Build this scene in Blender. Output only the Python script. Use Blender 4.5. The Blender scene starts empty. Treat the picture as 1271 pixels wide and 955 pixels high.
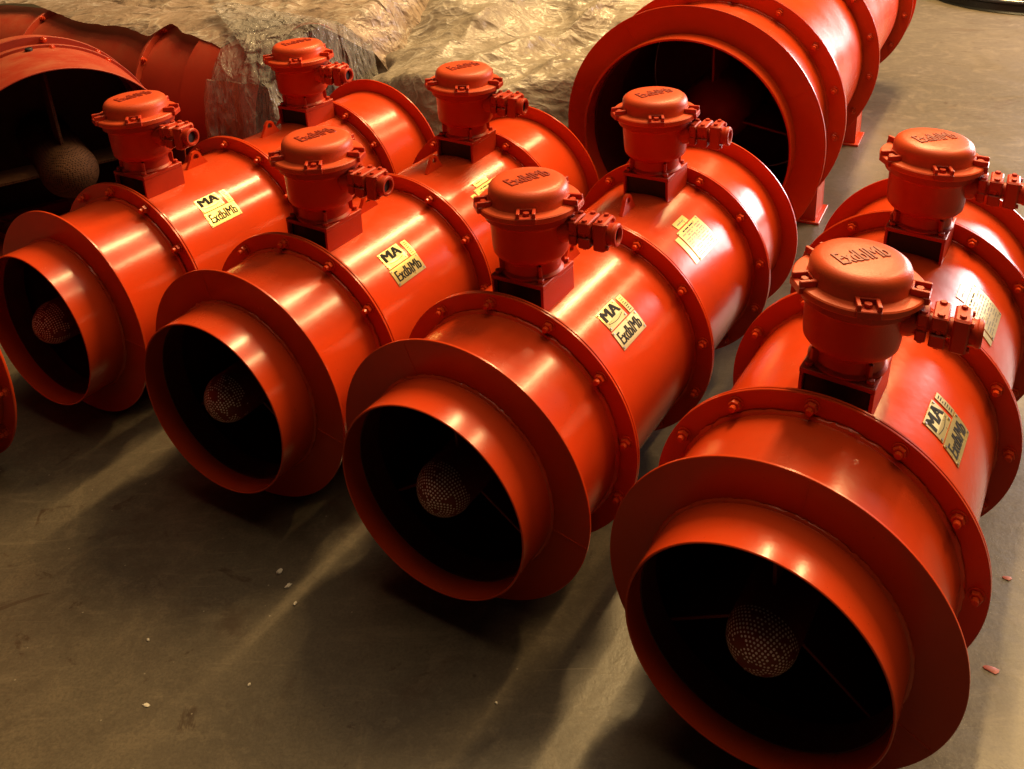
import bpy, math, random
from mathutils import Vector, Matrix, noise
random.seed(7)
S = bpy.context.scene
COL = S.collection
PI = math.pi
R = math.radians

# ------------------------------------------------------------------ camera
IW, IH = 1271.0, 955.0
FOC, PITCH, ROLL, HCAM, PX, PY = 1191.75, 0.355873, -0.040078, 1.92923, 7.948, -301.323
cam = bpy.data.cameras.new('camera')
cam_o = bpy.data.objects.new('camera', cam)
COL.objects.link(cam_o)
cam.sensor_fit = 'HORIZONTAL'
cam.sensor_width = 36.0
cam.lens = FOC / IW * 36.0
cam.shift_x = -PX / IW
cam.shift_y = PY / IW
cam.clip_start = 0.05
cam.clip_end = 200
_c, _s = math.cos(PITCH), math.sin(PITCH)
_r, _f, _u = Vector((1, 0, 0)), Vector((0, _c, -_s)), Vector((0, _s, _c))
_cr, _sr = math.cos(ROLL), math.sin(ROLL)
_rx = _r * _cr + _u * _sr
_ux = _u * _cr - _r * _sr
cam_o.matrix_world = Matrix(((_rx.x, _ux.x, -_f.x, 0), (_rx.y, _ux.y, -_f.y, 0), (_rx.z, _ux.z, -_f.z, HCAM), (0, 0, 0, 1)))
S.camera = cam_o

# ------------------------------------------------------------------ world: a dim workshop
W = bpy.data.worlds.new('World')
S.world = W
W.use_nodes = True
W.node_tree.nodes['Background'].inputs[0].default_value = (1.0, 0.72, 0.48, 1)
W.node_tree.nodes['Background'].inputs[1].default_value = 0.016

# ------------------------------------------------------------------ lamps
AX = Vector((0.536, 0.844, 0))      # the rows run this way
LA = Vector((0.844, -0.536, 0))
def area(name, loc, target, sx, sy, power, color, long_dir=None, spread=PI):
    l = bpy.data.lights.new(name, 'AREA')
    l.shape = 'RECTANGLE'; l.size = sx; l.size_y = sy; l.energy = power; l.color = color; l.spread = spread
    o = bpy.data.objects.new(name, l); COL.objects.link(o)
    z = (Vector(loc) - Vector(target)).normalized()
    y = long_dir.normalized() if long_dir else Vector((0, 0, 1))
    x = y.cross(z).normalized(); y = z.cross(x)
    o.matrix_world = Matrix(((x.x, y.x, z.x, loc[0]), (x.y, y.y, z.y, loc[1]), (x.z, y.z, z.z, loc[2]), (0, 0, 0, 1)))
    return o
WARM = (1.0, 0.67, 0.28)
pA = AX * 9.0 + LA * -1.58 + Vector((0, 0, 8.0))
pB = AX * 9.3 + LA * 2.5 + Vector((0, 0, 8.0))
area('ceiling_tube_lamp', pA, pA - Vector((0, 0, 1)), 0.27, 8.0, 1600, WARM, AX)
area('ceiling_tube_lamp', pB, pB - Vector((0, 0, 1)), 0.27, 5.4, 900, WARM, AX)
pR = AX * 4.6 + LA * 0.2 + Vector((0, 0, 9.5))
area('overhead_fill', pR, pR - Vector((0, 0, 1)), 8, 9, 520, (1.0, 0.72, 0.42), AX)  # added soft fill, stands for light off the unseen ceiling
area('doorway_daylight', (6.7, 7.2, 1.75), (1.4, 3.6, 0.4), 2.6, 2.5, 640, (1.0, 0.83, 0.80))

S.view_settings.view_transform = 'Standard'
S.view_settings.look = 'None'
S.view_settings.exposure = 0.06
S.view_settings.gamma = 1.0
S.view_settings.use_curve_mapping = False
S.render.engine = 'CYCLES'
S.cycles.use_denoising = True
S.cycles.max_bounces = 6
S.cycles.diffuse_bounces = 1
S.cycles.glossy_bounces = 3
S.cycles.transparent_max_bounces = 12
S.cycles.sample_clamp_indirect = 6.0
S.cycles.caustics_reflective = False
S.cycles.caustics_refractive = False

# ------------------------------------------------------------------ materials
class NT:
    def __init__(s, name):
        s.m = bpy.data.materials.new(name); s.m.use_nodes = True
        s.t = s.m.node_tree; s.b = s.t.nodes['Principled BSDF']; s.out = s.t.nodes['Material Output']
    def n(s, typ, **kw):
        nd = s.t.nodes.new(typ)
        for k, v in kw.items():
            if k in nd.inputs.keys() if isinstance(k, str) else False: nd.inputs[k].default_value = v
            else: setattr(nd, k, v)
        return nd
    def l(s, a, b): s.t.links.new(a, b)
    def noise(s, scale, detail=4, rough=.55, coord='Object', vec=None, dist=0.0):
        nd = s.t.nodes.new('ShaderNodeTexNoise')
        nd.inputs['Scale'].default_value = scale; nd.inputs['Detail'].default_value = detail
        nd.inputs['Roughness'].default_value = rough; nd.inputs['Distortion'].default_value = dist
        if vec is None:
            vec = s.coord(coord)
        s.l(vec, nd.inputs['Vector'])
        return nd
    def coord(s, which='Object'):
        nd = s.t.nodes.new('ShaderNodeTexCoord'); return nd.outputs[which]
    def geo_pos(s):
        nd = s.t.nodes.new('ShaderNodeNewGeometry'); return nd.outputs['Position']
    def ramp(s, fac, stops):
        nd = s.t.nodes.new('ShaderNodeValToRGB'); e = nd.color_ramp.elements
        while len(e) > 1: e.remove(e[0])
        e[0].position, e[0].color = stops[0][0], stops[0][1]
        for p, c in stops[1:]:
            x = e.new(p); x.color = c
        s.l(fac, nd.inputs['Fac']); return nd.outputs['Color']
    def mix(s, fac, a, b, blend='MIX'):
        nd = s.t.nodes.new('ShaderNodeMix'); nd.data_type = 'RGBA'; nd.blend_type = blend
        for sock, v in ((nd.inputs[0], fac), (nd.inputs[6], a), (nd.inputs[7], b)):
            if hasattr(v, 'is_linked'): s.l(v, sock)
            else: sock.default_value = v
        return nd.outputs[2]
    def maprange(s, v, a, b, c, d):
        nd = s.t.nodes.new('ShaderNodeMapRange')
        s.l(v, nd.inputs[0])
        for i, x in enumerate((a, b, c, d)): nd.inputs[i + 1].default_value = x
        return nd.outputs[0]
    def bump(s, h, strength, dist, prev=None):
        nd = s.t.nodes.new('ShaderNodeBump'); nd.inputs['Strength'].default_value = strength; nd.inputs['Distance'].default_value = dist
        s.l(h, nd.inputs['Height'])
        if prev is not None: s.l(prev, nd.inputs['Normal'])
        return nd.outputs['Normal']
def g(v, a=1.0): return (v, v, v, a)
def c4(r_, g_, b_): return (r_, g_, b_, 1.0)

def paint(name, col, rough=.27, dust=.25, cast=False):
    k = NT(name)
    pos = k.geo_pos()
    n1 = k.noise(2.3, 5, .6, vec=pos)
    n2 = k.noise(38, 4, .65, vec=pos)
    dk = tuple(x * .80 for x in col)
    base = k.mix(k.maprange(n1.outputs[0], .35, .68, 0, 1), c4(*col), c4(*dk))
    # settled dust, only on faces that look up
    geo = k.t.nodes.new('ShaderNodeNewGeometry')
    sep = k.t.nodes.new('ShaderNodeSeparateXYZ'); k.l(geo.outputs['Normal'], sep.inputs[0])
    upm = k.maprange(sep.outputs[2], .55, 1.0, 0, 1)
    dn = k.maprange(k.noise(7, 6, .7, vec=pos).outputs[0], .4, .75, 0, dust)
    mul = k.t.nodes.new('ShaderNodeMath'); mul.operation = 'MULTIPLY'; k.l(upm, mul.inputs[0]); k.l(dn, mul.inputs[1])
    base = k.mix(mul.outputs[0], base, c4(.42, .16, .07))
    # fine specks and scuffs
    sp = k.maprange(k.noise(170, 2, .5, vec=pos).outputs[0], .70, .76, 0, .5)
    base = k.mix(sp, base, c4(col[0] * .45, col[1] * .5, col[2] * .6))
    k.l(base, k.b.inputs['Base Color'])
    r2 = k.maprange(n1.outputs[0], .3, .7, rough - .05, rough + .09)
    add = k.t.nodes.new('ShaderNodeMath'); add.operation = 'MULTIPLY_ADD'; k.l(mul.outputs[0], add.inputs[0]); add.inputs[1].default_value = .6; k.l(r2, add.inputs[2])
    k.l(add.outputs[0], k.b.inputs['Roughness'])
    k.b.inputs['Specular IOR Level'].default_value = .36
    k.b.inputs['Coat Weight'].default_value = 0.0 if cast else .05
    k.b.inputs['Coat Roughness'].default_value = .12
    if cast:
        nb = k.bump(k.noise(260, 3, .6, vec=pos).outputs[0], .35, .0012)
    else:
        nb = k.bump(n2.outputs[0], .16, .0014)
        nb = k.bump(k.noise(330, 2, .5, vec=pos).outputs[0], .08, .0006, nb)
        nb = k.bump(n1.outputs[0], .4, .006, nb)
    k.l(nb, k.b.inputs['Normal'])
    return k.m

RED = (0.69, 0.058, 0.010)
M = {}
M['paint'] = paint('red_gloss_paint', RED, .20, .12)
M['cast'] = paint('red_cast_shaded', (0.56, 0.044, 0.012), .36, .10, True)  # box red, darkened to carry the shade on the box sides
M['cover'] = paint('red_cast_lit', (0.74, 0.092, 0.026), .36, .10, True)  # same red, lightened to carry the overhead light on the lids
M['oldpaint'] = paint('red_primer_paint', (0.42, 0.045, 0.018), .48, .5)
M['hubpaint'] = paint('shaded_red_hub_paint', (0.20, 0.016, 0.009), .45, .1)  # darker than the shell red; shade inside the openings is put into it
def plain(name, col, rough=.5, metal=0.0, bump=None):
    k = NT(name)
    n1 = k.noise(30, 5, .6, vec=k.geo_pos())
    k.l(k.mix(k.maprange(n1.outputs[0], .35, .7, 0, 1), c4(*col), c4(*[x * .7 for x in col])), k.b.inputs['Base Color'])
    k.l(k.maprange(n1.outputs[0], .3, .7, rough - .06, rough + .08), k.b.inputs['Roughness'])
    k.b.inputs['Metallic'].default_value = metal
    if bump: k.l(k.bump(k.noise(bump[0], 4, .6, vec=k.geo_pos()).outputs[0], .5, bump[1]), k.b.inputs['Normal'])
    return k.m
M['brass'] = plain('brass_plate', (0.64, 0.51, 0.19), .30, .6)
M['enamel'] = plain('pale_plate_panel', (0.72, 0.62, 0.27), .42, .1)
M['ink'] = plain('black_print', (0.008, 0.008, 0.009), .85)
M['faintink'] = plain('faded_print', (0.20, 0.16, 0.07), .5)
M['letter'] = plain('shaded_raised_lettering', (0.36, 0.034, 0.012), .45)  # lid red darkened to stand for the shading around the letters
M['black'] = plain('matt_black', (0.012, 0.011, 0.011), .55)
M['blacksteel'] = plain('black_steel', (0.02, 0.02, 0.02), .32, .5)
M['lining'] = plain('shaded_red_lining', (0.10, 0.012, 0.008), .5)  # dark lining whose tone also carries the shade inside the openings
M['wool'] = plain('pale_acoustic_lining', (0.95, 0.74, 0.68), .7)
M['steel'] = plain('bare_steel', (0.45, 0.40, 0.36), .35, .8)
def hub_mesh_mat():
    k = NT('dusty_perforated_hub')
    v = k.t.nodes.new('ShaderNodeTexVoronoi'); v.inputs['Scale'].default_value = 120; v.inputs['Randomness'].default_value = .25; k.l(k.geo_pos(), v.inputs['Vector'])
    n = k.noise(9, 5, .6, vec=k.geo_pos())
    a = k.mix(k.maprange(n.outputs[0], .35, .65, 0, 1), c4(.11, .050, .026), c4(.065, .028, .014))
    k.l(k.mix(k.maprange(v.outputs['Distance'], .28, .40, 1, 0), a, c4(.02, .010, .006)), k.b.inputs['Base Color'])
    k.l(k.bump(v.outputs['Distance'], .5, .003), k.b.inputs['Normal'])
    k.b.inputs['Roughness'].default_value = .7
    k.b.inputs['Specular IOR Level'].default_value = .1
    return k.m
M['dust'] = hub_mesh_mat()
M['chip'] = plain('white_crumb', (0.75, 0.68, 0.56), .6, 0, (90, .003))
M['redchip'] = plain('red_paint_flake', (0.5, 0.10, 0.07), .5)

def floor_mat():
    k = NT('stained_concrete_floor')
    pos = k.geo_pos()
    big = k.noise(.55, 5, .6, vec=pos, dist=.6)
    mid = k.noise(2.6, 7, .68, vec=pos, dist=.4)
    fine = k.noise(32, 6, .7, vec=pos)
    a = k.mix(k.maprange(big.outputs[0], .36, .66, 0, 1), c4(.126, .101, .071), c4(.084, .069, .050))
    a = k.mix(k.maprange(mid.outputs[0], .44, .62, 0, .7), a, c4(.066, .048, .030))
    a = k.mix(k.maprange(fine.outputs[0], .45, .75, 0, .45), a, c4(.17, .136, .095))
    blot = k.noise(5.5, 6, .7, vec=pos, dist=1.6)
    a = k.mix(k.maprange(blot.outputs[0], .53, .60, 0, .55), a, c4(.15, .118, .080))
    grain = k.noise(140, 3, .6, vec=pos)
    a = k.mix(k.maprange(grain.outputs[0], .40, .72, 0, .55), a, c4(.055, .043, .030))
    # rust-brown and oily patches
    st = k.noise(1.35, 8, .72, vec=pos, dist=1.2)
    a = k.mix(k.maprange(st.outputs[0], .57, .66, 0, .7), a, c4(.060, .036, .022))
    st2 = k.noise(3.7, 8, .75, vec=pos, dist=2.2)
    a = k.mix(k.maprange(st2.outputs[0], .605, .65, 0, .75), a, c4(.050, .030, .018))
    # light trowel and drag scratches along one direction
    mp = k.t.nodes.new('ShaderNodeMapping'); k.l(pos, mp.inputs['Vector'])
    mp.inputs['Rotation'].default_value = (0, 0, R(-25)); mp.inputs['Scale'].default_value = (1.6, 7, 1)
    scr = k.noise(2.4, 7, .75, vec=mp.outputs[0], dist=.8)
    a = k.mix(k.maprange(scr.outputs[0], .56, .70, 0, .4), a, c4(.205, .163, .112))
    mp2 = k.t.nodes.new('ShaderNodeMapping'); k.l(pos, mp2.inputs['Vector'])
    mp2.inputs['Rotation'].default_value = (0, 0, R(62)); mp2.inputs['Scale'].default_value = (.9, 45, 1)
    sc2 = k.noise(1.8, 5, .7, vec=mp2.outputs[0], dist=.5)
    a = k.mix(k.maprange(sc2.outputs[0], .66, .71, 0, .5), a, c4(.24, .19, .135))
    vo = k.t.nodes.new('ShaderNodeTexVoronoi'); vo.inputs['Scale'].default_value = 9; k.l(pos, vo.inputs['Vector'])
    a = k.mix(k.maprange(vo.outputs['Distance'], .03, .055, .75, 0), a, c4(.045, .028, .018))
    vo2 = k.t.nodes.new('ShaderNodeTexVoronoi'); vo2.inputs['Scale'].default_value = 17; k.l(pos, vo2.inputs['Vector'])
    a = k.mix(k.maprange(vo2.outputs['Distance'], .03, .045, .6, 0), a, c4(.36, .31, .24))
    k.l(a, k.b.inputs['Base Color'])
    k.l(k.maprange(mid.outputs[0], .3, .7, .30, .52), k.b.inputs['Roughness'])
    nb = k.bump(mid.outputs[0], .25, .010)
    nb = k.bump(fine.outputs[0], .30, .0025, nb)
    nb = k.bump(scr.outputs[0], .18, .003, nb)
    k.l(nb, k.b.inputs['Normal'])
    k.b.inputs['Specular IOR Level'].default_value = .45
    return k.m
M['floor'] = floor_mat()

def film(name, col, col2, rough, alpha, trans, crinkle=1.0):
    k = NT(name)
    pos = k.geo_pos()
    n1 = k.noise(3.2, 7, .65, vec=pos, dist=.8)
    n2 = k.noise(14, 6, .7, vec=pos, dist=1.5)
    a = k.mix(k.maprange(n1.outputs[0], .38, .64, 0, 1), c4(*col), c4(*col2))
    # crumpled film: a net of thin creases at several sizes, each a sharp ridge with its glint painted pale
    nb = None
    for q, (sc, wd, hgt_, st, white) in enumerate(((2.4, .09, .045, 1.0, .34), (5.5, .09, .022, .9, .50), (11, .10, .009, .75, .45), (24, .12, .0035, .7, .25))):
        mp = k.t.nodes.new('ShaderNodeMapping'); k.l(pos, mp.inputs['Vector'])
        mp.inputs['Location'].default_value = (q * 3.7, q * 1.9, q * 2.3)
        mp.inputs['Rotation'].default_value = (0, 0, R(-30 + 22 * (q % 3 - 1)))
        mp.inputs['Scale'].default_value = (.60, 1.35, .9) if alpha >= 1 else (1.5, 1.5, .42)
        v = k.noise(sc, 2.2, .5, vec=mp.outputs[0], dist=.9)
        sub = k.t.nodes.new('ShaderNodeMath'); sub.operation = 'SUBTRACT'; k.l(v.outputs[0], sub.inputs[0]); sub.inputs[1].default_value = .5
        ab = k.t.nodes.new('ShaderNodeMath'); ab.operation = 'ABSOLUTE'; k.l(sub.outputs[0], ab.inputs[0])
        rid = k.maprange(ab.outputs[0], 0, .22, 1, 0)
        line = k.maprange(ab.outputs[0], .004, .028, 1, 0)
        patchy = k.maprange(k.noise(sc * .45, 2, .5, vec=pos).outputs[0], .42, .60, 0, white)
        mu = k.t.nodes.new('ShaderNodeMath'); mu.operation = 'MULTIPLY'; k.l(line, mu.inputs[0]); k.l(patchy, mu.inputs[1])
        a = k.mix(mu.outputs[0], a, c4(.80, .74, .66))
        nb = k.bump(rid, st * crinkle, hgt_, nb)
    k.l(a, k.b.inputs['Base Color'])
    k.l(k.maprange(n2.outputs[0], .3, .7, rough - .06, rough + .12), k.b.inputs['Roughness'])
    k.b.inputs['Specular IOR Level'].default_value = .38
    k.l(nb, k.b.inputs['Normal'])
    tr = k.t.nodes.new('ShaderNodeBsdfTranslucent'); k.l(a, tr.inputs['Color']); k.l(nb, tr.inputs['Normal'])
    mx = k.t.nodes.new('ShaderNodeMixShader'); mx.inputs[0].default_value = trans
    k.l(k.b.outputs[0], mx.inputs[1]); k.l(tr.outputs[0], mx.inputs[2])
    last = mx.outputs[0]
    if alpha < 1:
        tp = k.t.nodes.new('ShaderNodeBsdfTransparent')
        m2 = k.t.nodes.new('ShaderNodeMixShader')
        k.l(k.maprange(n1.outputs[0], .32, .68, alpha - .16, min(1, alpha + .2)), m2.inputs[0])
        k.l(tp.outputs[0], m2.inputs[1]); k.l(last, m2.inputs[2]); last = m2.outputs[0]
    k.l(last, k.out.inputs['Surface'])
    return k.m
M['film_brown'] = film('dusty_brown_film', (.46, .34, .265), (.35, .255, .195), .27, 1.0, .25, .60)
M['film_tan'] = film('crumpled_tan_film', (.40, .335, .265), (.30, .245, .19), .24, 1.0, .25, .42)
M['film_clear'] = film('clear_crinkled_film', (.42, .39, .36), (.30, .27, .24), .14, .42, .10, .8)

# ------------------------------------------------------------------ mesh helpers
class MB:
    def __init__(s): s.v = []; s.f = []
    def add(s, vs, fs):
        b = len(s.v); s.v += [tuple(x) for x in vs]; s.f += [tuple(i + b for i in q) for q in fs]; return s
    def box(s, c, h, rot=None):
        vs = []
        for dz in (-1, 1):
            for dx, dy in ((-1, -1), (1, -1), (1, 1), (-1, 1)):
                p = Vector((dx * h[0], dy * h[1], dz * h[2]))
                if rot: p = rot @ p
                vs.append(p + Vector(c))
        return s.add(vs, [(3, 2, 1, 0), (4, 5, 6, 7), (0, 1, 5, 4), (1, 2, 6, 5), (2, 3, 7, 6), (3, 0, 4, 7)])
    def bbox(s, c, h, b, rot=None):
        # box with chamfered edges, from three nested slabs of 8-gons
        rings = []
        for z, e in ((-h[2], b), (-h[2] + b, 0), (h[2] - b, 0), (h[2], b)):
            X, Y = h[0] - e, h[1] - e
            bb = b
            ring = [(-X + bb, -Y), (X - bb, -Y), (X, -Y + bb), (X, Y - bb), (X - bb, Y), (-X + bb, Y), (-X, Y - bb), (-X, -Y + bb)]
            rings.append([(x, y, z) for x, y in ring])
        vs = []
        for r_ in rings:
            for p in r_:
                p = Vector(p)
                if rot: p = rot @ p
                vs.append(p + Vector(c))
        fs = [tuple(range(7, -1, -1)), tuple(range(24, 32))]
        for k in range(3):
            for i in range(8):
                j = (i + 1) % 8
                fs.append((k * 8 + i, k * 8 + j, k * 8 + 8 + j, k * 8 + 8 + i))
        return s.add(vs, fs)
    def lathe(s, prof, n, axis='y', c=(0, 0, 0), closed=False, jitter=None):
        # prof: list of (radius, along)
        vs = []; m = len(prof)
        for k, (r_, a) in enumerate(prof):
            for i in range(n):
                t = 2 * PI * i / n
                rr = r_ + (jitter(k, i) if jitter else 0)
                if axis == 'y': p = (rr * math.sin(t), a, rr * math.cos(t))
                elif axis == 'z': p = (rr * math.cos(t), rr * math.sin(t), a)
                else: p = (a, rr * math.cos(t), rr * math.sin(t))
                vs.append((p[0] + c[0], p[1] + c[1], p[2] + c[2]))
        fs = []
        for k in range(m if closed else m - 1):
            k2 = (k + 1) % m
            for i in range(n):
                j = (i + 1) % n
                fs.append((k * n + i, k * n + j, k2 * n + j, k2 * n + i))
        if not closed:
            if prof[0][0] > 1e-5 and prof[0][0] < .9e9: pass
        return s.add(vs, fs)
    def cap(s, n, off, rev=False):
        q = tuple(range(off, off + n)); s.f.append(q[::-1] if rev else q); return s
    def cyl(s, r_, a0, a1, n, axis='z', c=(0, 0, 0), bev=0.0):
        b = len(s.v)
        pr = [(r_ - bev, a0), (r_, a0 + bev), (r_, a1 - bev), (r_ - bev, a1)] if bev else [(r_, a0), (r_, a1)]
        s.lathe(pr, n, axis, c)
        s.cap(n, b, True); s.cap(n, b + n * (len(pr) - 1)); return s
    def mesh(s, name, smooth=30, mats=()):
        me = bpy.data.meshes.new(name)
        me.from_pydata(s.v, [], s.f)
        import bmesh
        bm = bmesh.new(); bm.from_mesh(me)
        bmesh.ops.recalc_face_normals(bm, faces=bm.faces)
        bm.to_mesh(me); bm.free()
        if smooth:
            me.polygons.foreach_set('use_smooth', [True] * len(me.polygons))
            me.set_sharp_from_angle(angle=R(smooth))
        for m in mats: me.materials.append(M[m])
        return me
def obj(name, me, parent=None, loc=None, rot=None, kind=None):
    o = bpy.data.objects.new(name, me); COL.objects.link(o)
    if parent: o.parent = parent
    if loc is not None: o.location = loc
    if rot is not None: o.rotation_euler = rot
    if kind: o['kind'] = kind
    return o
def empty(name, label, cat, loc, rot=(0, 0, 0), group=None):
    o = bpy.data.objects.new(name, None); COL.objects.link(o)
    o.empty_display_size = .1
    o.location = loc; o.rotation_euler = rot; o['label'] = label; o['category'] = cat
    if group: o['group'] = group
    return o
def tag(o, label, cat, group=None):
    o['label'] = label; o['category'] = cat
    if group: o['group'] = group
    return o

def tube(ro, ri, y0, y1, n=96, b=.0015):
    return MB().lathe([(ri, y0 + b), (ri + b, y0), (ro - b, y0), (ro, y0 + b), (ro, y1 - b), (ro - b, y1), (ri + b, y1), (ri, y1 - b)], n, 'y', closed=True)
def weld(r_, y, w, seed, n=200):
    rn = random.Random(seed)
    j = [[rn.uniform(-.0016, .0020) for i in range(n)] for k in range(5)]
    amp = [max(0, noise.noise(Vector((i * .09, seed, 0)))) for i in range(n)]
    pr = [(r_ - .002, y - w), (r_ + w * .55, y - w * .8), (r_ + w * .85, y - w * .3), (r_ + w * .8, y), (r_ - .002, y + .001)]
    return MB().lathe(pr, n, 'y', jitter=lambda k, i: j[k][i] * (1 + 2.0 * amp[i]) if k not in (0, 4) else 0)

def text_geo(body, size, extrude, sx=1.0, offset=0.0, res=3):
    cu = bpy.data.curves.new('t', 'FONT'); cu.body = body; cu.size = size; cu.extrude = extrude; cu.align_x = 'CENTER'; cu.align_y = 'CENTER'
    cu.offset = offset; cu.resolution_u = res
    o = bpy.data.objects.new('t', cu)
    COL.objects.link(o)
    bpy.context.view_layer.update()
    dg = bpy.context.evaluated_depsgraph_get()
    me = bpy.data.meshes.new_from_object(o.evaluated_get(dg))
    vs = [(v.co.x * sx, v.co.y, v.co.z) for v in me.vertices]; fs = [tuple(p.vertices) for p in me.polygons]
    bpy.data.objects.remove(o); bpy.data.curves.remove(cu); bpy.data.meshes.remove(me)
    return vs, fs

# ------------------------------------------------------------------ floor
fb = MB(); fb.add([(-30, -14, 0), (30, -14, 0), (30, 40, 0), (-30, 40, 0)], [(0, 1, 2, 3)])
fl = obj('floor', fb.mesh('floor', 0, ['floor'])); fl['kind'] = 'structure'

# ------------------------------------------------------------------ the row of ventilation fans
RF = 0.3618; RB = 0.308; RI = 0.262
Y1, Y2, Y3, Y4, Y5 = .1264, .3814, .8873, 1.3997, 1.7056
YB = (.5145, 1.2983)
C0 = Vector((0, 0, RF))

def hexbolt():
    b = MB()
    b.cyl(.0150, -.0028, 0, 16, 'y', bev=.0006)
    b.cyl(.0120, -.0135, -.0028, 6, 'y', bev=.0014)
    b.cyl(.0068, -.0245, -.0135, 10, 'y', bev=.0012)
    return b.mesh('bolt', 30, ['paint'])
ME = {}
ME['bolt'] = hexbolt()
def capbolt():
    b = MB(); b.cyl(.0110, 0, .002, 14, 'z'); b.cyl(.0088, .002, .0110, 6, 'z', bev=.001); return b.mesh('bolt', 30, ['cast'])
ME['capbolt'] = capbolt()
def shift(mb, d):
    mb.v = [(x + d[0], y + d[1], z + d[2]) for x, y, z in mb.v]; return mb
def fan_mesh(name, mb, mats, smooth=30):
    return shift(mb, C0).mesh(name, smooth, mats)
ME['inlet'] = fan_mesh('inlet_ring', tube(RI, RI - .005, 0, Y1 + .001, 128), ['paint'])
ME['front_flange'] = fan_mesh('front_flange', tube(.3605, RI - .004, Y1, Y1 + .007, 128, .0012), ['paint'])
ME['front_casing'] = fan_mesh('front_casing', tube(RB, RB - .005, Y1 + .007, Y2 - .010, 128), ['paint'])
ME['liner'] = fan_mesh('shaded_lining', tube(RB - .0055, RB - .009, Y1 + .008, .60, 96), ['lining'])
ME['inlet_shade'] = fan_mesh('shaded_lining', tube(RI - .0055, RI - .0085, .060, Y1 + .007, 96), ['lining'])  # thin dark sleeve added to paint the shade inside the inlet mouth
ME['flange'] = shift(tube(RF, RB - .004, -.0035, .0035, 128, .0012), C0).mesh('flange', 30, ['paint'])
ME['casing1'] = fan_mesh('motor_casing', tube(RB, RB - .005, Y2 + .010, Y3 - .010, 128), ['paint'])
ME['casing2'] = fan_mesh('motor_casing', tube(RB, RB - .005, Y3 + .010, Y4 - .010, 128), ['paint'])
ME['rear_casing'] = fan_mesh('rear_casing', tube(RB, RB - .005, Y4 + .010, Y5 - .004, 128), ['paint'])
def nose_mesh(r_, yc, yb, n=40):
    pr = [(0.0005, yc - r_)]
    for i in range(1, 13):
        a = PI / 2 * i / 12
        pr.append((r_ * math.sin(a), yc - r_ * math.cos(a)))
    pr += [(r_, yb), (.001, yb)]
    return MB().lathe(pr, n, 'y')
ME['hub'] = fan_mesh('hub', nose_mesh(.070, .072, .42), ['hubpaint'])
def perforations(r_, yc, seed):
    rn = random.Random(seed); b = MB()
    rows = 15
    for i in range(1, rows + 1):
        a = PI / 2 * (i - .4) / rows
        m = max(5, int(2 * PI * r_ * math.sin(a) / (r_ * PI / 2 / rows) * .95))
        for k in range(m):
            t = 2 * PI * (k + .5 * (i % 2)) / m
            nrm = Vector((math.sin(a) * math.sin(t), -math.cos(a), math.sin(a) * math.cos(t)))
            q = noise.noise(nrm * 2.6 + Vector((seed * 3.1, 0, 0)))
            if q > .30 or rn.random() < .04: continue
            c = Vector((0, yc, 0)) + nrm * (r_ + .0004)
            e1 = nrm.cross(Vector((0, 0, 1)) if abs(nrm.z) < .9 else Vector((1, 0, 0))).normalized(); e2 = nrm.cross(e1)
            rr = .0025 * rn.uniform(.8, 1.1)
            vs = [c + (e1 * math.cos(x) + e2 * math.sin(x)) * rr for x in [2 * PI * z / 7 for z in range(7)]]
            b.add(vs, [tuple(range(7))])
    return b
def vane_mesh(r0, r1, y0, y1, t=.004):
    b = MB(); b.bbox((0, (y0 + y1) / 2, (r0 + r1) / 2), (t, (y1 - y0) / 2, (r1 - r0) / 2), .001); return b
def vane_at(mb, ang):
    rot = Matrix.Rotation(ang, 3, 'Y'); mb.v = [tuple(rot @ Vector(p)) for p in mb.v]; return mb
ME['vane'] = [fan_mesh('vane', vane_at(vane_mesh(.066, RB - .0095, .136, .33), a), ['hubpaint']) for a in (R(-4), R(126), R(236))]
def impeller():
    b = MB()
    b.lathe([(.16, .44), (.16, .50), (.02, .50)], 40, 'y')
    b.lathe([(.298, .598), (.02, .598)], 64, 'y')  # solid backing disc added to keep rear light out of the opening
    for k in range(10):
        a = 2 * PI * k / 10
        vs = []
        for rr, tw in ((.15, .9), (.22, .7), (.296, .55)):
            for sgn in (-1, 1):
                for w in (-.002, .002):
                    p = Vector((sgn * .05 * math.cos(tw) + w, .47 + sgn * .05 * math.sin(tw), rr)); vs.append(Matrix.Rotation(a, 3, 'Y') @ p)
        fs = []
        for q in range(2):
            o = q * 4
            fs += [(o, o + 2, o + 6, o + 4), (o + 1, o + 5, o + 7, o + 3), (o, o + 4, o + 5, o + 1), (o + 2, o + 3, o + 7, o + 6)]
        fs += [(8, 10, 11, 9)]
        b.add(vs, fs)
    return b
ME['impeller'] = fan_mesh('impeller', impeller(), ['hubpaint'])

# lifting eye plate, seen side-on from +x
def eye_mesh():
    out = [(-.045, 0), (.045, 0), (.047, .004), (.024, .036), (.021, .046), (.012, .056), (0, .060), (-.012, .056), (-.021, .046), (-.024, .036), (-.047, .004)]
    hc = (0, .038)
    n = len(out); b = MB(); vs = []
    for x in (-.006, .006):
        for (y, z) in out: vs.append((x, y, z))
        for (y, z) in out:
            a = math.atan2(z - hc[1], y - hc[0]); vs.append((x, hc[0] + .0125 * math.cos(a), hc[1] + .0125 * math.sin(a)))
    fs = []
    for i in range(n):
        j = (i + 1) % n
        fs += [(i, j, n + j, n + i), (2 * n + i, 3 * n + i, 3 * n + j, 2 * n + j), (i, 2 * n + i, 2 * n + j, j), (n + i, n + j, 3 * n + j, 3 * n + i)]
    return b.add(vs, fs).mesh('lifting_eye', 20, ['paint'])
ME['eye'] = eye_mesh()

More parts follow.
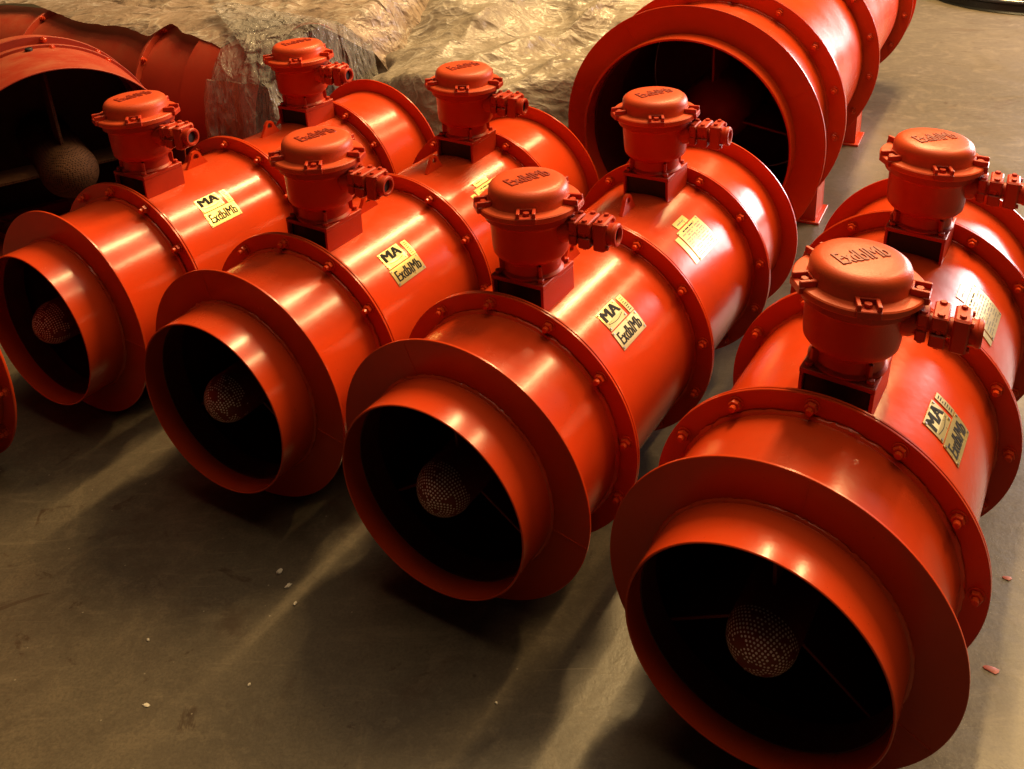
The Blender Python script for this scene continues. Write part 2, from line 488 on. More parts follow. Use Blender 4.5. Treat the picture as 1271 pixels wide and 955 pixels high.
# junction box, local origin on the fan axis, z measured from the axis
def jb_body():
    b = MB()
    pr = [(.082, .379), (.083, .384), (.0765, .391), (.0745, .412), (.077, .421), (.092, .431), (.0985, .440), (.1005, .455), (.1035, .525), (.1085, .532), (.1165, .537), (.1170, .5585), (.10, .5585)]
    b.lathe(pr, 56, 'z')
    # mounting foot webs
    for k in range(4):
        a = PI / 4 + k * PI / 2
        b.bbox((.072 * math.cos(a), .072 * math.sin(a), .400), (.016, .0045, .022), .0012, Matrix.Rotation(a, 3, 'Z'))
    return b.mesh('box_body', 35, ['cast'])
ME['jb_body'] = jb_body()
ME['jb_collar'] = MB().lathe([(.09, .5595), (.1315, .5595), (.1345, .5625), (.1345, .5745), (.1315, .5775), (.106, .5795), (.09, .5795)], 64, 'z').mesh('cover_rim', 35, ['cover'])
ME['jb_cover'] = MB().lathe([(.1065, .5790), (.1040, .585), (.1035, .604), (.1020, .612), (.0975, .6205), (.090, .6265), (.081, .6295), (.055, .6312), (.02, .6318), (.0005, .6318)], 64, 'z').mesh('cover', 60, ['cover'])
ME['jb_plate'] = MB().bbox((0, 0, .3725), (.079, .081, .0065), .0015).mesh('base_plate', 30, ['cast'])
def side_plate(sx):
    zb = math.sqrt(RB ** 2 - .073 ** 2) - .002
    b = MB(); b.bbox((sx * .074, 0, (zb + .366) / 2), (.004, .080, (.366 - zb) / 2), .001); return b.mesh('saddle_plate', 30, ['cast'])
ME['jb_sideL'], ME['jb_sideR'] = side_plate(-1), side_plate(1)
ME['jb_dark_gap'] = MB().bbox((0, 0, .335), (.0695, .068, .0305), .001).mesh('dark_gap', 30, ['black'])  # black block painting the shade in the open saddle under the plate
def lug_mesh():
    b = MB()
    for s_ in (-1, 1):
        b.bbox((.1205, s_ * .0195, .5858), (.0185, .0042, .0080), .0012)
    b.bbox((.1035, 0, .5855), (.0040, .0225, .0075), .0012)
    b.bbox((.1330, 0, .5725), (.0075, .0250, .0085), .0018)
    return b.mesh('cover_lug', 30, ['cast'])
ME['jb_lug'] = lug_mesh()
ME['footbolt'] = ME['capbolt']
# cable entry along +x from the box axis, z = .478
GZ = .513
ME['gl_neck'] = MB().lathe([(.040, .085), (.038, .112), (.033, .120), (.029, .128), (.022, .130), (.022, .235), (.001, .235)], 32, 'x', (0, 0, GZ)).mesh('cable_entry', 35, ['cast'])
def clamp_mesh(x, w, hy, hz):
    b = MB()
    b.bbox((x, 0, GZ + hz * .55), (w, hy, hz * .42), .003)
    b.bbox((x, 0, GZ - hz * .55), (w, hy, hz * .42), .003)
    b.lathe([(.022, x - w), (.029, x - w), (.031, x - w + .003), (.031, x + w - .003), (.029, x + w), (.022, x + w)], 24, 'x', (0, 0, GZ))
    for s_ in (-1, 1):
        b.cyl(.0075, GZ - hz * 1.05, GZ + hz * 1.12, 6, 'z', (x, s_ * hy * .72, 0), .001)
    return b.mesh('clamp', 30, ['cast'])
ME['gl_clamp1'] = clamp_mesh(.134, .0105, .033, .034)
ME['gl_clamp2'] = clamp_mesh(.166, .0155, .037, .037)
def gl_flange():
    b = MB(); b.bbox((.2055, 0, GZ), (.0160, .034, .039), .004)
    for sy in (-1, 1):
        for sz in (-1, 1):
            b.cyl(.006, .2215, .227, 6, 'x', (0, sy * .024, GZ + sz * .029), .001)
        b.cyl(.0065, GZ + .0375, GZ + .045, 6, 'z', (.2055, sy * .020, 0), .001)
    return b.mesh('gland_flange', 30, ['cast'])
ME['gl_flange'] = gl_flange()
ME['gl_ring'] = MB().lathe([(.018, .226), (.0195, .243), (.021, .246), (.027, .246), (.030, .243), (.0305, .236), (.028, .232), (.028, .214), (.018, .214)], 36, 'x', (0, 0, GZ), closed=True).mesh('gland_ring', 35, ['cast'])
ME['gl_bore'] = MB().lathe([(.0188, .236), (.0005, .236)], 24, 'x', (0, 0, GZ)).mesh('gland_bore', 35, ['black'])

def cover_text():
    vs, fs = text_geo('ExdbIMb', .066, .0014, .52, 0.0, 3)
    b = MB()
    for q, (dx, dy) in enumerate(((0, 0), (-.0008, .0003), (.0008, -.0003))):
        b.add([(x + dx, y + dy, z + .6324 - .15 * (x * x + y * y) + q * .00008) for x, y, z in vs], fs)
    return b.mesh('raised_lettering', 0, ['letter'])
ME['jb_text'] = cover_text()
# plates riveted on the casing; (y, angle) patches on the cylinder
def cyl_pt(y, a, r_): return (r_ * math.sin(a), y, r_ * math.cos(a) + RF)
def patch(y0, y1, a0, a1, t0=.0005, t1=.0020, na=10):
    b = MB(); vs = []
    ri, ro = RB + t0, RB + t1
    for rr in (ri, ro):
        for i in range(na + 1):
            a = a0 + (a1 - a0) * i / na
            vs += [cyl_pt(y0, a, rr), cyl_pt(y1, a, rr)]
    n = 2 * (na + 1); fs = []
    for i in range(na):
        o = 2 * i
        fs += [(o, o + 1, o + 3, o + 2), (n + o, n + o + 2, n + o + 3, n + o + 1), (o, o + 2, n + o + 2, n + o), (o + 1, n + o + 1, n + o + 3, o + 3)]
    fs += [(0, n, n + 1, 1), (n - 2, n - 1, 2 * n - 1, 2 * n - 2)]
    return b.add(vs, fs)
def screws(y0, y1, a0, a1, ins=.006):
    out = []; da = ins / RB
    for y in (y0 + ins, y1 - ins):
        for a in (a0 + da, a1 - da):
            b = MB()
            c = Vector(cyl_pt(y, a, RB + .002)); nr = Vector((math.sin(a), 0, math.cos(a))); e1 = Vector((0, 1, 0)); e2 = nr.cross(e1)
            ring = [c + (e1 * math.cos(t) + e2 * math.sin(t)) * .0032 for t in [2 * PI * k / 8 for k in range(8)]]
            vs = ring + [p + nr * .0018 for p in ring]
            b.add(vs, [tuple(range(8, 16))] + [(i, (i + 1) % 8, 8 + (i + 1) % 8, 8 + i) for i in range(8)])
            out.append(b.mesh('screw', 30, ['steel']))
    return out
def text_on_cyl(body, size, sx, yc, ac, rr, off=0.0, mat='ink', bold=(0,)):
    vs, fs = text_geo(body, size, .0002, sx, off, 3)
    b = MB()
    for q, dx in enumerate(bold): b.add([cyl_pt(yc + x + dx, ac - y / RB, rr + z + q * .00012) for x, y, z in vs], fs)
    return b.mesh('print', 0, [mat])
def lines_on_cyl(y0, y1, a0, a1, rows, rr, seed, lo=.35):
    rn = random.Random(seed); b = MB()
    for k in range(rows):
        a = a0 + (a1 - a0) * (k + .5) / rows; h = (a1 - a0) / rows * .20
        y = y0
        while y < y1 - .006:
            w = rn.uniform(.008, .03); w = min(w, y1 - y)
            if rn.random() > lo * .4:
                b.add([cyl_pt(y, a - h, rr), cyl_pt(y + w, a - h, rr), cyl_pt(y + w, a + h, rr), cyl_pt(y, a + h, rr)], [(0, 1, 2, 3)])
            y += w + rn.uniform(.004, .010)
    return b
D = R
PL = {}
ma = (.545, .640, D(32.5), D(43.2)); ex = (.540, .676, D(43.8), D(54.0)); sl = (.654, .678, D(33.5), D(43.4))
PL['ma'] = patch(*ma).mesh('safety_plate', 0, ['brass'])
PL['ma_panel'] = patch(ma[0] + .008, ma[1] - .008, ma[2] + .018, ma[3] - .065, .0020, .0024).mesh('white_panel', 0, ['enamel'])
PL['ma_text'] = text_on_cyl('MA', .046, 1.22, .592, D(36.4), RB + .0026, 0.0, 'ink', (-.0030, -.0015, 0, .0015, .0030))
def ma_arc():
    b = MB(); n = 12; vs = []
    for i in range(n + 1):
        u = i / n; y = ma[0] + .010 + (ma[1] - ma[0] - .020) * u
        a = D(40.0) + D(1.1) * math.sin(PI * u)
        vs += [cyl_pt(y, a, RB + .0026), cyl_pt(y, a + .0055, RB + .0026)]
    return b.add(vs, [(2 * i, 2 * i + 2, 2 * i + 3, 2 * i + 1) for i in range(n)]).mesh('print', 0, ['ink'])
PL['ma_arc'] = ma_arc()
PL['ma_screw'] = screws(*ma)
PL['ex'] = patch(*ex).mesh('rating_plate', 0, ['brass'])
PL['ex_text'] = text_on_cyl('ExdbIMb', .050, .66, .608, D(49.2), RB + .0024, 0.0, 'ink', (-.0012, 0, .0012))
PL['ex_screw'] = screws(*ex)
PL['sl'] = patch(*sl).mesh('side_plate', 0, ['brass'])
PL['sl_lines'] = lines_on_cyl(sl[0] + .005, sl[1] - .005, sl[2] + .012, sl[3] - .012, 7, RB + .0022, 3, .1).mesh('printed_lines', 0, ['ink'])
nm = (1.085, 1.235, D(32.0), D(52.0)); ns = (1.110, 1.190, D(26.5), D(31.2)); nt = (1.052, 1.078, D(34.0), D(51.5))
PL['nm'] = patch(*nm).mesh('name_plate', 0, ['brass'])
PL['nm_lines'] = lines_on_cyl(nm[0] + .012, nm[1] - .012, nm[2] + .05, nm[3] - .02, 10, RB + .0022, 5).mesh('printed_lines', 0, ['faintink'])
PL['nm_head'] = lines_on_cyl(nm[0] + .030, nm[1] - .030, nm[2] + .015, nm[2] + .05, 1, RB + .0022, 8, .1).mesh('printed_lines', 0, ['ink'])
PL['nm_screw'] = screws(*nm)
PL['ns'] = patch(*ns).mesh('small_plate', 0, ['brass'])
PL['ns_lines'] = lines_on_cyl(ns[0] + .012, ns[1] - .012, ns[2] + .025, ns[3] - .02, 1, RB + .0022, 2, .1).mesh('printed_lines', 0, ['faintink'])
PL['nt'] = patch(*nt).mesh('side_plate', 0, ['brass'])

def junction_box(fan, y, text_ang, gland_ang, lug0):
    z0 = (0, y, RF)
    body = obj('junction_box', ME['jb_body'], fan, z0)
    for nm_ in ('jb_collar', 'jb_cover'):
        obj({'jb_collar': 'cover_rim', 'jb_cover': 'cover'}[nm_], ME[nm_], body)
    obj('raised_lettering', ME['jb_text'], body, None, (0, 0, text_ang))
    for k in range(5):
        a = lug0 + 2 * PI * k / 5
        obj('cover_lug', ME['jb_lug'], body, None, (0, 0, a))
        obj('bolt', ME['capbolt'], body, (.1190 * math.cos(a), .1190 * math.sin(a), .5785), (0, 0, a))
    base = obj('mounting_base', ME['jb_plate'], fan, z0)
    for sx in (-1, 1):
        for sy in (-1, 1):
            obj('bolt', ME['capbolt'], base, (sx * .064, sy * .066, .379), (0, 0, random.random()))
    obj('saddle_plate', ME['jb_sideL'], base); obj('saddle_plate', ME['jb_sideR'], base); obj('dark_gap', ME['jb_dark_gap'], base)
    gl = obj('cable_gland', ME['gl_neck'], fan, z0, (0, 0, gland_ang))
    for nm_, key in (('clamp', 'gl_clamp1'), ('clamp', 'gl_clamp2'), ('gland_flange', 'gl_flange'), ('gland_ring', 'gl_ring'), ('gland_bore', 'gl_bore')):
        obj(nm_, ME[key], gl)

def row_fan(i, x, y, yaw, roll, label, texts, glands, lugs, boltoff, seams):
    rotm = Matrix.Rotation(-yaw, 3, 'Z') @ Matrix.Rotation(roll, 3, 'Y')
    base = Vector((x, y, RF)) - rotm @ C0
    fan = empty('ventilation_fan', label, 'fan', base, (0, roll, -yaw), 'red mine fans lined up on the floor')
    inlet = obj('inlet_ring', ME['inlet'], fan)
    obj('weld_bead', fan_mesh('weld_bead', weld(RI, Y1, .007, i * 10 + 1), ['paint'], 60), inlet)
    ff = obj('front_flange', ME['front_flange'], fan)
    for a in seams:
        b = MB(); b.bbox((0, Y1 - .0006, (RI + .3605) / 2), (.0017, .0008, (.3605 - RI) / 2 - .003), .0003); vane_at(b, a)
        obj('seam', fan_mesh('seam', b, ['paint'], 0), ff)
    fc = obj('front_casing', ME['front_casing'], fan)
    obj('weld_bead', fan_mesh('weld_bead', weld(RB, Y2 - .0105, .009, i * 10 + 2), ['paint'], 60), fc)
    for k, yy in enumerate((Y2, Y3, Y4)):
        f1 = obj('flange', ME['flange'], fan, (0, yy - .0045, 0))
        obj('flange', ME['flange'], fan, (0, yy + .0045, 0))
        for q in range(12):
            a = R(boltoff + 30 * q + random.uniform(-1, 1)) - (0 if k < 2 else R(3))
            obj('bolt', ME['bolt'], f1, (.337 * math.sin(a), -.0035, .337 * math.cos(a) + RF), (0, random.uniform(0, 6), 0)).scale = (1.12, random.uniform(1.0, 1.25), 1.12)
    obj('flange', ME['flange'], fan, (0, Y5, 0))
    c1 = obj('motor_casing', ME['casing1'], fan)
    c2 = obj('motor_casing', ME['casing2'], fan)
    obj('weld_bead', fan_mesh('weld_bead', weld(RB, Y3 - .0105, .005, i * 10 + 3), ['paint'], 60), c1)
    obj('weld_bead', fan_mesh('weld_bead', weld(RB, Y4 - .0105, .005, i * 10 + 4), ['paint'], 60), c2)
    obj('rear_casing', ME['rear_casing'], fan)
    obj('shaded_lining', ME['liner'], fan)
    obj('shaded_lining', ME['inlet_shade'], fan)
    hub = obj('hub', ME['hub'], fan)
    obj('perforation', fan_mesh('perforation', perforations(.070, .072, i + 1), ['wool'], 0), hub, kind='stuff')
    for v in ME['vane']: obj('vane', v, fan)
    obj('impeller', ME['impeller'], fan)
    obj('lifting_eye', ME['eye'], fan, (0, .715, RF + RB - .002))
    obj('lifting_eye', ME['eye'], fan, (0, 1.085, RF + RB - .002))
    for k in range(2):
        junction_box(fan, YB[k], texts[k], glands[k], lugs[k])
    p = obj('safety_plate', PL['ma'], fan, None)
    for nm_, key in (('white_panel', 'ma_panel'), ('print', 'ma_text'), ('print', 'ma_arc')): obj(nm_, PL[key], p)
    for q in PL['ma_screw']: obj('screw', q, p)
    p = obj('rating_plate', PL['ex'], fan)
    for nm_, key in (('print', 'ex_text'),): obj(nm_, PL[key], p)
    for q in PL['ex_screw']: obj('screw', q, p)
    p = obj('slim_plate', PL['sl'], fan); obj('print', PL['sl_lines'], p)
    p = obj('name_plate', PL['nm'], fan)
    for nm_, key in (('print', 'nm_lines'), ('print', 'nm_head')): obj(nm_, PL[key], p)
    for q in PL['nm_screw']: obj('screw', q, p)
    p = obj('small_plate', PL['ns'], fan); obj('print', PL['ns_lines'], p)
    obj('slim_plate', PL['nt'], fan)
    return fan

FANS = [
    (-1.552116, 2.662973, .561322, -.022093, 'red duct fan furthest back in the row, its inlet cut by the left picture edge', (R(80), R(70)), (R(4), R(3)), (R(30), R(20)), -3, (R(95), R(-80))),
    (-.86861, 2.211546, .542594, .02444, 'red duct fan second from the left in the row of four', (R(74), R(64)), (R(3), R(3)), (R(18), R(12)), -6, (R(-18), R(100))),
    (-.245615, 1.810224, .566212, -.020104, 'red duct fan third from the left, directly left of the nearest one', (R(64), R(56)), (R(4), R(4)), (R(10), R(8)), -7, (R(-22), R(103))),
    (.396451, 1.347503, .577523, .041209, 'largest and nearest red duct fan, at the lower right corner', (R(50), R(48)), (R(5), R(5)), (R(4), R(4)), -4, (R(6), R(115))),
]
for i, a in enumerate(FANS): row_fan(i, *a)

# ------------------------------------------------------------------ bigger fans behind
def generic_tube(name, ro, ri, y0, y1, zc, mat, parent, n=112):
    return obj(name, shift(tube(ro, ri, y0, y1, n), (0, 0, zc)).mesh(name, 30, [mat]), parent)
def bolts_on(fl_, r_, y, zc, n, off, scale=1.25):
    for q in range(n):
        a = off + 2 * PI * q / n
        o = obj('bolt', ME['bolt'], fl_, (r_ * math.sin(a), y, r_ * math.cos(a) + zc), (0, random.uniform(0, 6), 0)); o.scale = (scale,) * 3

def big_fan_right():
    x, y, yaw, r_, hole, zc = .697, 3.675, .49, .552, .422, .556
    f = empty('large_ventilation_fan', 'large red fan with wide dark opening behind the row, standing on feet', 'fan', (x, y, 0), (0, 0, -yaw), 'big red fans behind the row')
    rb = .475
    ff = generic_tube('front_flange', .542, hole, 0, .009, zc, 'paint', f)
    for a in (R(-32), R(62)):
        b = MB(); b.bbox((0, -.0006, (hole + .542) / 2), (.002, .0009, (.542 - hole) / 2 - .012), .0003); vane_at(b, a)
        obj('seam', shift(b, (0, 0, zc)).mesh('seam', 0, ['paint']), ff)
    generic_tube('inlet_ring', hole + .008, hole - .001, -.085, -.0005, zc, 'paint', f)
    generic_tube('inner_ring', hole - .001, hole - .007, .009, .30, zc, 'lining', f)
    generic_tube('front_casing', rb, rb - .006, .009, .382, zc, 'paint', f)
    obj('weld_bead', shift(weld(rb, .381, .007, 71), (0, 0, zc)).mesh('weld_bead', 60, ['paint']), ff)
    for yy in (.392, 1.335, 2.74, 2.96):
        f1 = generic_tube('flange', r_, rb - .004, yy - .010, yy - .001, zc, 'paint', f)
        if yy < 2.9: generic_tube('flange', r_, rb - .004, yy + .001, yy + .010, zc, 'paint', f)
        bolts_on(f1, .515, yy - .010, zc, 16, R(7))
    generic_tube('motor_casing', rb, rb - .006, .402, 1.325, zc, 'paint', f)
    generic_tube('motor_casing', rb, rb - .006, 1.345, 2.73, zc, 'paint', f)
    generic_tube('rear_casing', rb, rb - .006, 2.75, 2.95, zc, 'paint', f)
    # feet: cross plates cut to the casing plus side cheeks and pads
    for y0 in (.56, 1.64):
        out = [(-.43, 0.012), (.43, 0.012)]
        arc = []
        for k in range(17):
            xx = .43 - .86 * k / 16; arc.append((xx, zc - math.sqrt(max(0, (rb + .001) ** 2 - xx * xx))))
        poly = out + arc
        foot = None
        for yy in (y0, y0 + .17):
            vs = [(px, yy, pz) for px, pz in poly] + [(px, yy + .010, pz) for px, pz in poly]
            n = len(poly); b = MB()
            fs = [(i, (i + 1) % n, n + (i + 1) % n, n + i) for i in range(n)]
            for k in range(8):
                pass
            # strips between bottom edge and arc
            vs2 = []
            for yv in (yy, yy + .010):
                for xx, zz in arc: vs2 += [(xx, yv, .012), (xx, yv, zz)]
            m = 2 * len(arc); fs2 = []
            for k in range(len(arc) - 1):
                o = 2 * k
                fs2 += [(o, o + 1, o + 3, o + 2), (m + o, m + o + 2, m + o + 3, m + o + 1), (o, o + 2, m + o + 2, m + o), (o + 1, m + o + 1, m + o + 3, o + 3)]
            fs2 += [(0, m, m + 1, 1), (m - 2, m - 1, 2 * m - 1, 2 * m - 2)]
            b.add(vs2, fs2)
            me = b.mesh('foot_plate', 30, ['paint'])
            if foot is None: foot = obj('foot', me, f)
            else: obj('foot_plate', me, foot)
        for sx in (-1, 1):
            b = MB(); b.bbox((sx * .424, y0 + .09, .175), (.005, .079, .163), .001); obj('cheek_plate', b.mesh('cheek_plate', 30, ['paint']), foot)
        b = MB(); b.bbox((0, y0 + .09, .006), (.45, .11, .006), .001); obj('foot_pad', b.mesh('foot_pad', 30, ['paint']), foot)
    hub = obj('hub', shift(nose_mesh(.15, .42, 1.0), (0, 0, zc)).mesh('hub', 40, ['hubpaint']), f)
    generic_tube('shaded_lining', rb - .0065, rb - .010, .31, 1.2, zc, 'lining', f)
    for a in (0, R(100), R(-100), R(180)):
        obj('vane', shift(vane_at(vane_mesh(.14, rb - .011, .32, .60, .005), a), (0, 0, zc)).mesh('vane', 30, ['hubpaint']), f)
    obj('impeller', MB().lathe([(rb - .011, .9), (.02, .9)], 64, 'y', (0, 0, zc)).mesh('impeller', 30, ['lining']), f)
big_fan_right()

def old_fan(x, y, yaw, zc, ro, label, ysec, yend, ropen, nose=None, front_len=.43):
    f = empty('large_ventilation_fan', label, 'fan', (x, y, 0), (0, 0, -yaw), 'big red fans behind the row')
    rb = ro - .035
    generic_tube('inlet_ring', ropen, ropen - .006, 0, ysec[0] - .008, zc, 'oldpaint', f)
    prev = ysec[0]
    for k, yy in enumerate(ysec):
        f1 = generic_tube('flange', ro, rb - .01, yy - .008, yy + .008, zc, 'oldpaint', f)
        bolts_on(f1, ro - .015, yy - .008, zc, 12, R(10), 1.0)
        nxt = ysec[k + 1] if k + 1 < len(ysec) else yend
        generic_tube('casing', rb, rb - .006, yy + .008, nxt - .008, zc, 'oldpaint', f)
    # feet so that it stands
    for yy in (ysec[0] + .10, yend - .14):
        b = MB(); b.bbox((0, yy, (zc - rb * .80) / 2), (rb * .62, .05, (zc - rb * .80) / 2), .002)
        obj('foot', b.mesh('foot', 30, ['oldpaint']), f)
    if nose:
        hub = obj('hub', shift(nose_mesh(nose, .08, yend - .2), (0, 0, zc)).mesh('hub', 40, ['dust']), f)
        for a in (R(-2), R(90), R(-90), R(180)):
            obj('vane', shift(vane_at(vane_mesh(nose - .01, ropen - .006, .10, .26, .006), a), (0, 0, zc)).mesh('vane', 30, ['dust']), f)
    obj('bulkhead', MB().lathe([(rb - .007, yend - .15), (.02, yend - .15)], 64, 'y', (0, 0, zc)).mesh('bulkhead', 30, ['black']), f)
    return f
fa = old_fan(-1.825, 3.664, -.60, .492, .470, 'dull red fan with dusty round hub in its dark opening, left edge', (.43, .62), .86, .4565, .112)
b = MB(); b.cyl(.016, .0, .014, 10, 'z', bev=.003); rot = Matrix.Rotation(R(-2), 3, 'Y')
b.v = [tuple(rot @ Vector(p)) for p in b.v]
hb = obj('bolt_head', shift(b, (-.014, .395, .492 + .4555)).mesh('bolt_head', 30, ['black']), fa)
fbk = old_fan(-1.051, 4.673, -1.10, .434, .404, 'dull red fan half wrapped in clear plastic sheet, lying behind', (.483, .809, 1.732), 2.3, .42)

# a fan whose far flange pokes in at the left edge
def edge_fan():
    x, y, yaw, zc, r_ = -1.795, 2.571, .56, .3618, .3605
    f = empty('ventilation_fan', 'red fan flange just peeking in at the left picture edge', 'fan', (x, y, 0), (0, 0, -yaw), 'red mine fans lined up on the floor')
    f1 = generic_tube('flange', r_, RB - .004, -.008, 0, zc, 'paint', f)
    bolts_on(f1, .337, -.008, zc, 12, R(5), 1.0)
    for q in range(12):
        a = R(5) + 2 * PI * q / 12
    generic_tube('rear_casing', RB, RB - .005, -.40, -.008, zc, 'paint', f)
    generic_tube('flange', RF, RB - .004, -.408, -.400, zc, 'paint', f)
    generic_tube('motor_casing', RB, RB - .005, -1.2, -.408, zc, 'paint', f)
    obj('impeller', MB().lathe([(RB - .006, -.2), (.02, -.2)], 64, 'y', (0, 0, zc)).mesh('impeller', 30, ['hubpaint']), f)
edge_fan()

# ------------------------------------------------------------------ plastic sheets
def fbm(p, o=4):
    v = 0; a = 1; t = 0
    for i in range(o):
        v += a * noise.noise(p); t += a; p = p * 2.03 + Vector((3.1, 1.7, 5.2)); a *= .55
    return v / t
def ridge(p, o=4):
    v = 0; a = 1; t = 0
    for i in range(o):
        v += a * (1 - abs(noise.noise(p)) * 2.2); t += a; p = p * 2.07 + Vector((1.3, 7.7, 2.2)); a *= .52
    return v / t
def crease(x, y, s, seed):
    w = Vector((fbm(Vector((x * s * .6, y * s * .6, seed)), 2), fbm(Vector((x * s * .6, y * s * .6, seed + 9)), 2), 0)) * .55
    return ridge(Vector((x * s, y * s, seed)) + w, 4)
def sst(a, b, x):
    t = max(0, min(1, (x - a) / (b - a))); return t * t * (3 - 2 * t)
def grid(name, nu, nv, fn, mat, keep=None, smooth=38):
    idx = {}; vs = []; fs = []
    P = [[fn(i / (nu - 1), j / (nv - 1)) for j in range(nv)] for i in range(nu)]
    def vid(i, j):
        if (i, j) not in idx: idx[(i, j)] = len(vs); vs.append(P[i][j])
        return idx[(i, j)]
    for i in range(nu - 1):
        for j in range(nv - 1):
            q = [(i, j), (i + 1, j), (i + 1, j + 1), (i, j + 1)]
            if any(P[a][b_] is None for a, b_ in q): continue
            fs.append(tuple(vid(a, b_) for a, b_ in q))
    me = bpy.data.meshes.new(name); me.from_pydata(vs, [], fs)
    me.polygons.foreach_set('use_smooth', [True] * len(fs)); me.set_sharp_from_angle(angle=R(smooth))
    me.materials.append(M[mat])
    return me

# brown sheet thrown over the back fan, in that fan's own axes
FX, FY, FYAW, FZ, FR = -1.051, 4.673, -1.10, .434, .404
fd = Vector((math.sin(FYAW), math.cos(FYAW), 0)); fs_ = Vector((math.cos(FYAW), -math.sin(FYAW), 0))
def brown(u, v):
    Y = -.35 + 3.8 * u
    EP = ((-.5, .62), (-.12, .40), (.06, .02), (.31, -.25), (.60, -.19), (.74, -.13), (.80, -.235), (1.0, -.19), (1.38, -.18), (1.6, -.13), (1.9, -.05), (2.15, -.09), (4, -.12))
    edge = [a[1] + (b_[1] - a[1]) * (Y - a[0]) / (b_[0] - a[0]) for a, b_ in zip(EP, EP[1:]) if a[0] <= Y <= b_[0]][0] + .012 * fbm(Vector((Y * 9, 3, 0)), 3)
    lat = edge + (2.6 - edge) * v ** 1.4
    z = FZ + math.sqrt(max(.05, (FR + .014) ** 2 - min(abs(lat), .30) ** 2))
    k = sst(.15, .9, lat)
    z = z * (1 - k) + k * (.92 + .10 * fbm(Vector((Y * .9, lat * .9, 1)), 3))
    amp = .12 + .88 * sst(-.1, .5, lat)
    z += amp * (.055 * (crease(Y * 1.1, lat, 1.5, 4) - .55) + .018 * (crease(Y, lat, 5, 6) - .55)) + .006
    z += amp * (.10 * (noise.voronoi(Vector((Y * 1.8 + .2 * fbm(Vector((Y * 2, lat * 2, 0)), 2), lat * 2.2, 3)))[0][0] - .4) + .045 * (noise.voronoi(Vector((Y * 5, lat * 5, 8)))[0][0] - .4))
    z = z * (1 - .62 * sst(.02, -.35, Y))
    z = max(z, FZ + math.sqrt(max(0, (FR + .006) ** 2 - lat * lat)) if abs(lat) < FR and Y > 0 else 0)
    p = Vector((FX, FY, 0)) + fd * Y + fs_ * lat
    return (p.x, p.y, z)
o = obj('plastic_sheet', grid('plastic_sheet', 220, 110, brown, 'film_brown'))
tag(o, 'dusty brown plastic sheet thrown over the far left fan', 'plastic sheet', 'plastic sheets over stored goods')

# clear crinkled sheet hanging over the mouth of that fan
def clear(u, v):
    # plan path: along the near flank, round the mouth, to the far side
    L1, L2, L3 = .34, .92, .55
    t = u * (L1 + L2 + L3)
    if t < L1:
        Y, lat, nY, nl = .27 - t, -.405, 0, -1
        k = t / L1; nY, nl = -k * .6, -1
    elif t < L1 + L2:
        q = (t - L1) / L2; Y, lat = -.075, -.405 + .81 * q
        nY, nl = -1, (q - .5) * .5 - .3 * (1 - q)
    else:
        q = (t - L1 - L2) / L3; Y, lat = -.075 + .5 * q, .405 + .25 * q; nY, nl = -.6, .8
    ztop = FZ + math.sqrt(max(.0, (FR + .03) ** 2 - min(abs(lat), .36) ** 2))
    if v < .35:
        w = v / .35
        cY, cl = Y + .62 * (1 - w), lat * (.35 + .65 * w) + .10 * (1 - w)
        if t < L1: cY, cl = Y + .05 * (1 - w), lat * (-.25 + 1.18 * w)
        z = FZ + math.sqrt(max(.02, (FR + .032) ** 2 - min(abs(cl), .40) ** 2)) + (.05 * (1 - w) if t >= L1 else 0)
        z = max(z, ztop * w + z * (1 - w)) if t >= L1 else z
        Yo, lo = cY, cl
        push = 0; fold = .3 * w
    else:
        w = (v - .35) / .65
        z = ztop * (1 - w) + .012 * w
        if t < L1: Yo, lo = Y, lat * .93
        else: Yo, lo = Y, lat
        push = .03 + .10 * w; fold = .3 + .7 * w
    ph = t * 4.2 + .35 * fbm(Vector((t * 3, v * 1.2, 2)), 2)
    f = (abs((ph % 1) - .5) * 2 - .5) * .055 + math.sin(t * 41 + 3.0 * fbm(Vector((t * 4, v * 1.8, 5)), 2)) * .012 + (crease(t * 2.2, v * .9, 2.3, 11) - .5) * .07 + (crease(t * 1.5, v * 1.5, 6, 17) - .5) * .022
    f += .10 * (noise.voronoi(Vector((t * 3.2, v * 1.6, 3)))[0][0] - .4) + .04 * (noise.voronoi(Vector((t * 8, v * 5, 7)))[0][0] - .4)
    d = push + fold * f
    n = Vector((nY, nl)).normalized()
    Yo += n.x * d; lo += n.y * d
    z += .02 * (crease(t, v, 4, 21) - .5) * (1 if v < .4 else .2)
    p = Vector((FX, FY, 0)) + fd * Yo + fs_ * lo
    return (p.x, p.y, max(z, .006))
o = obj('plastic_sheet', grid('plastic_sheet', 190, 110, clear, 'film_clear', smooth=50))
tag(o, 'clear crinkled plastic sheet hanging over the mouth of the far fan', 'plastic sheet', 'plastic sheets over stored goods')

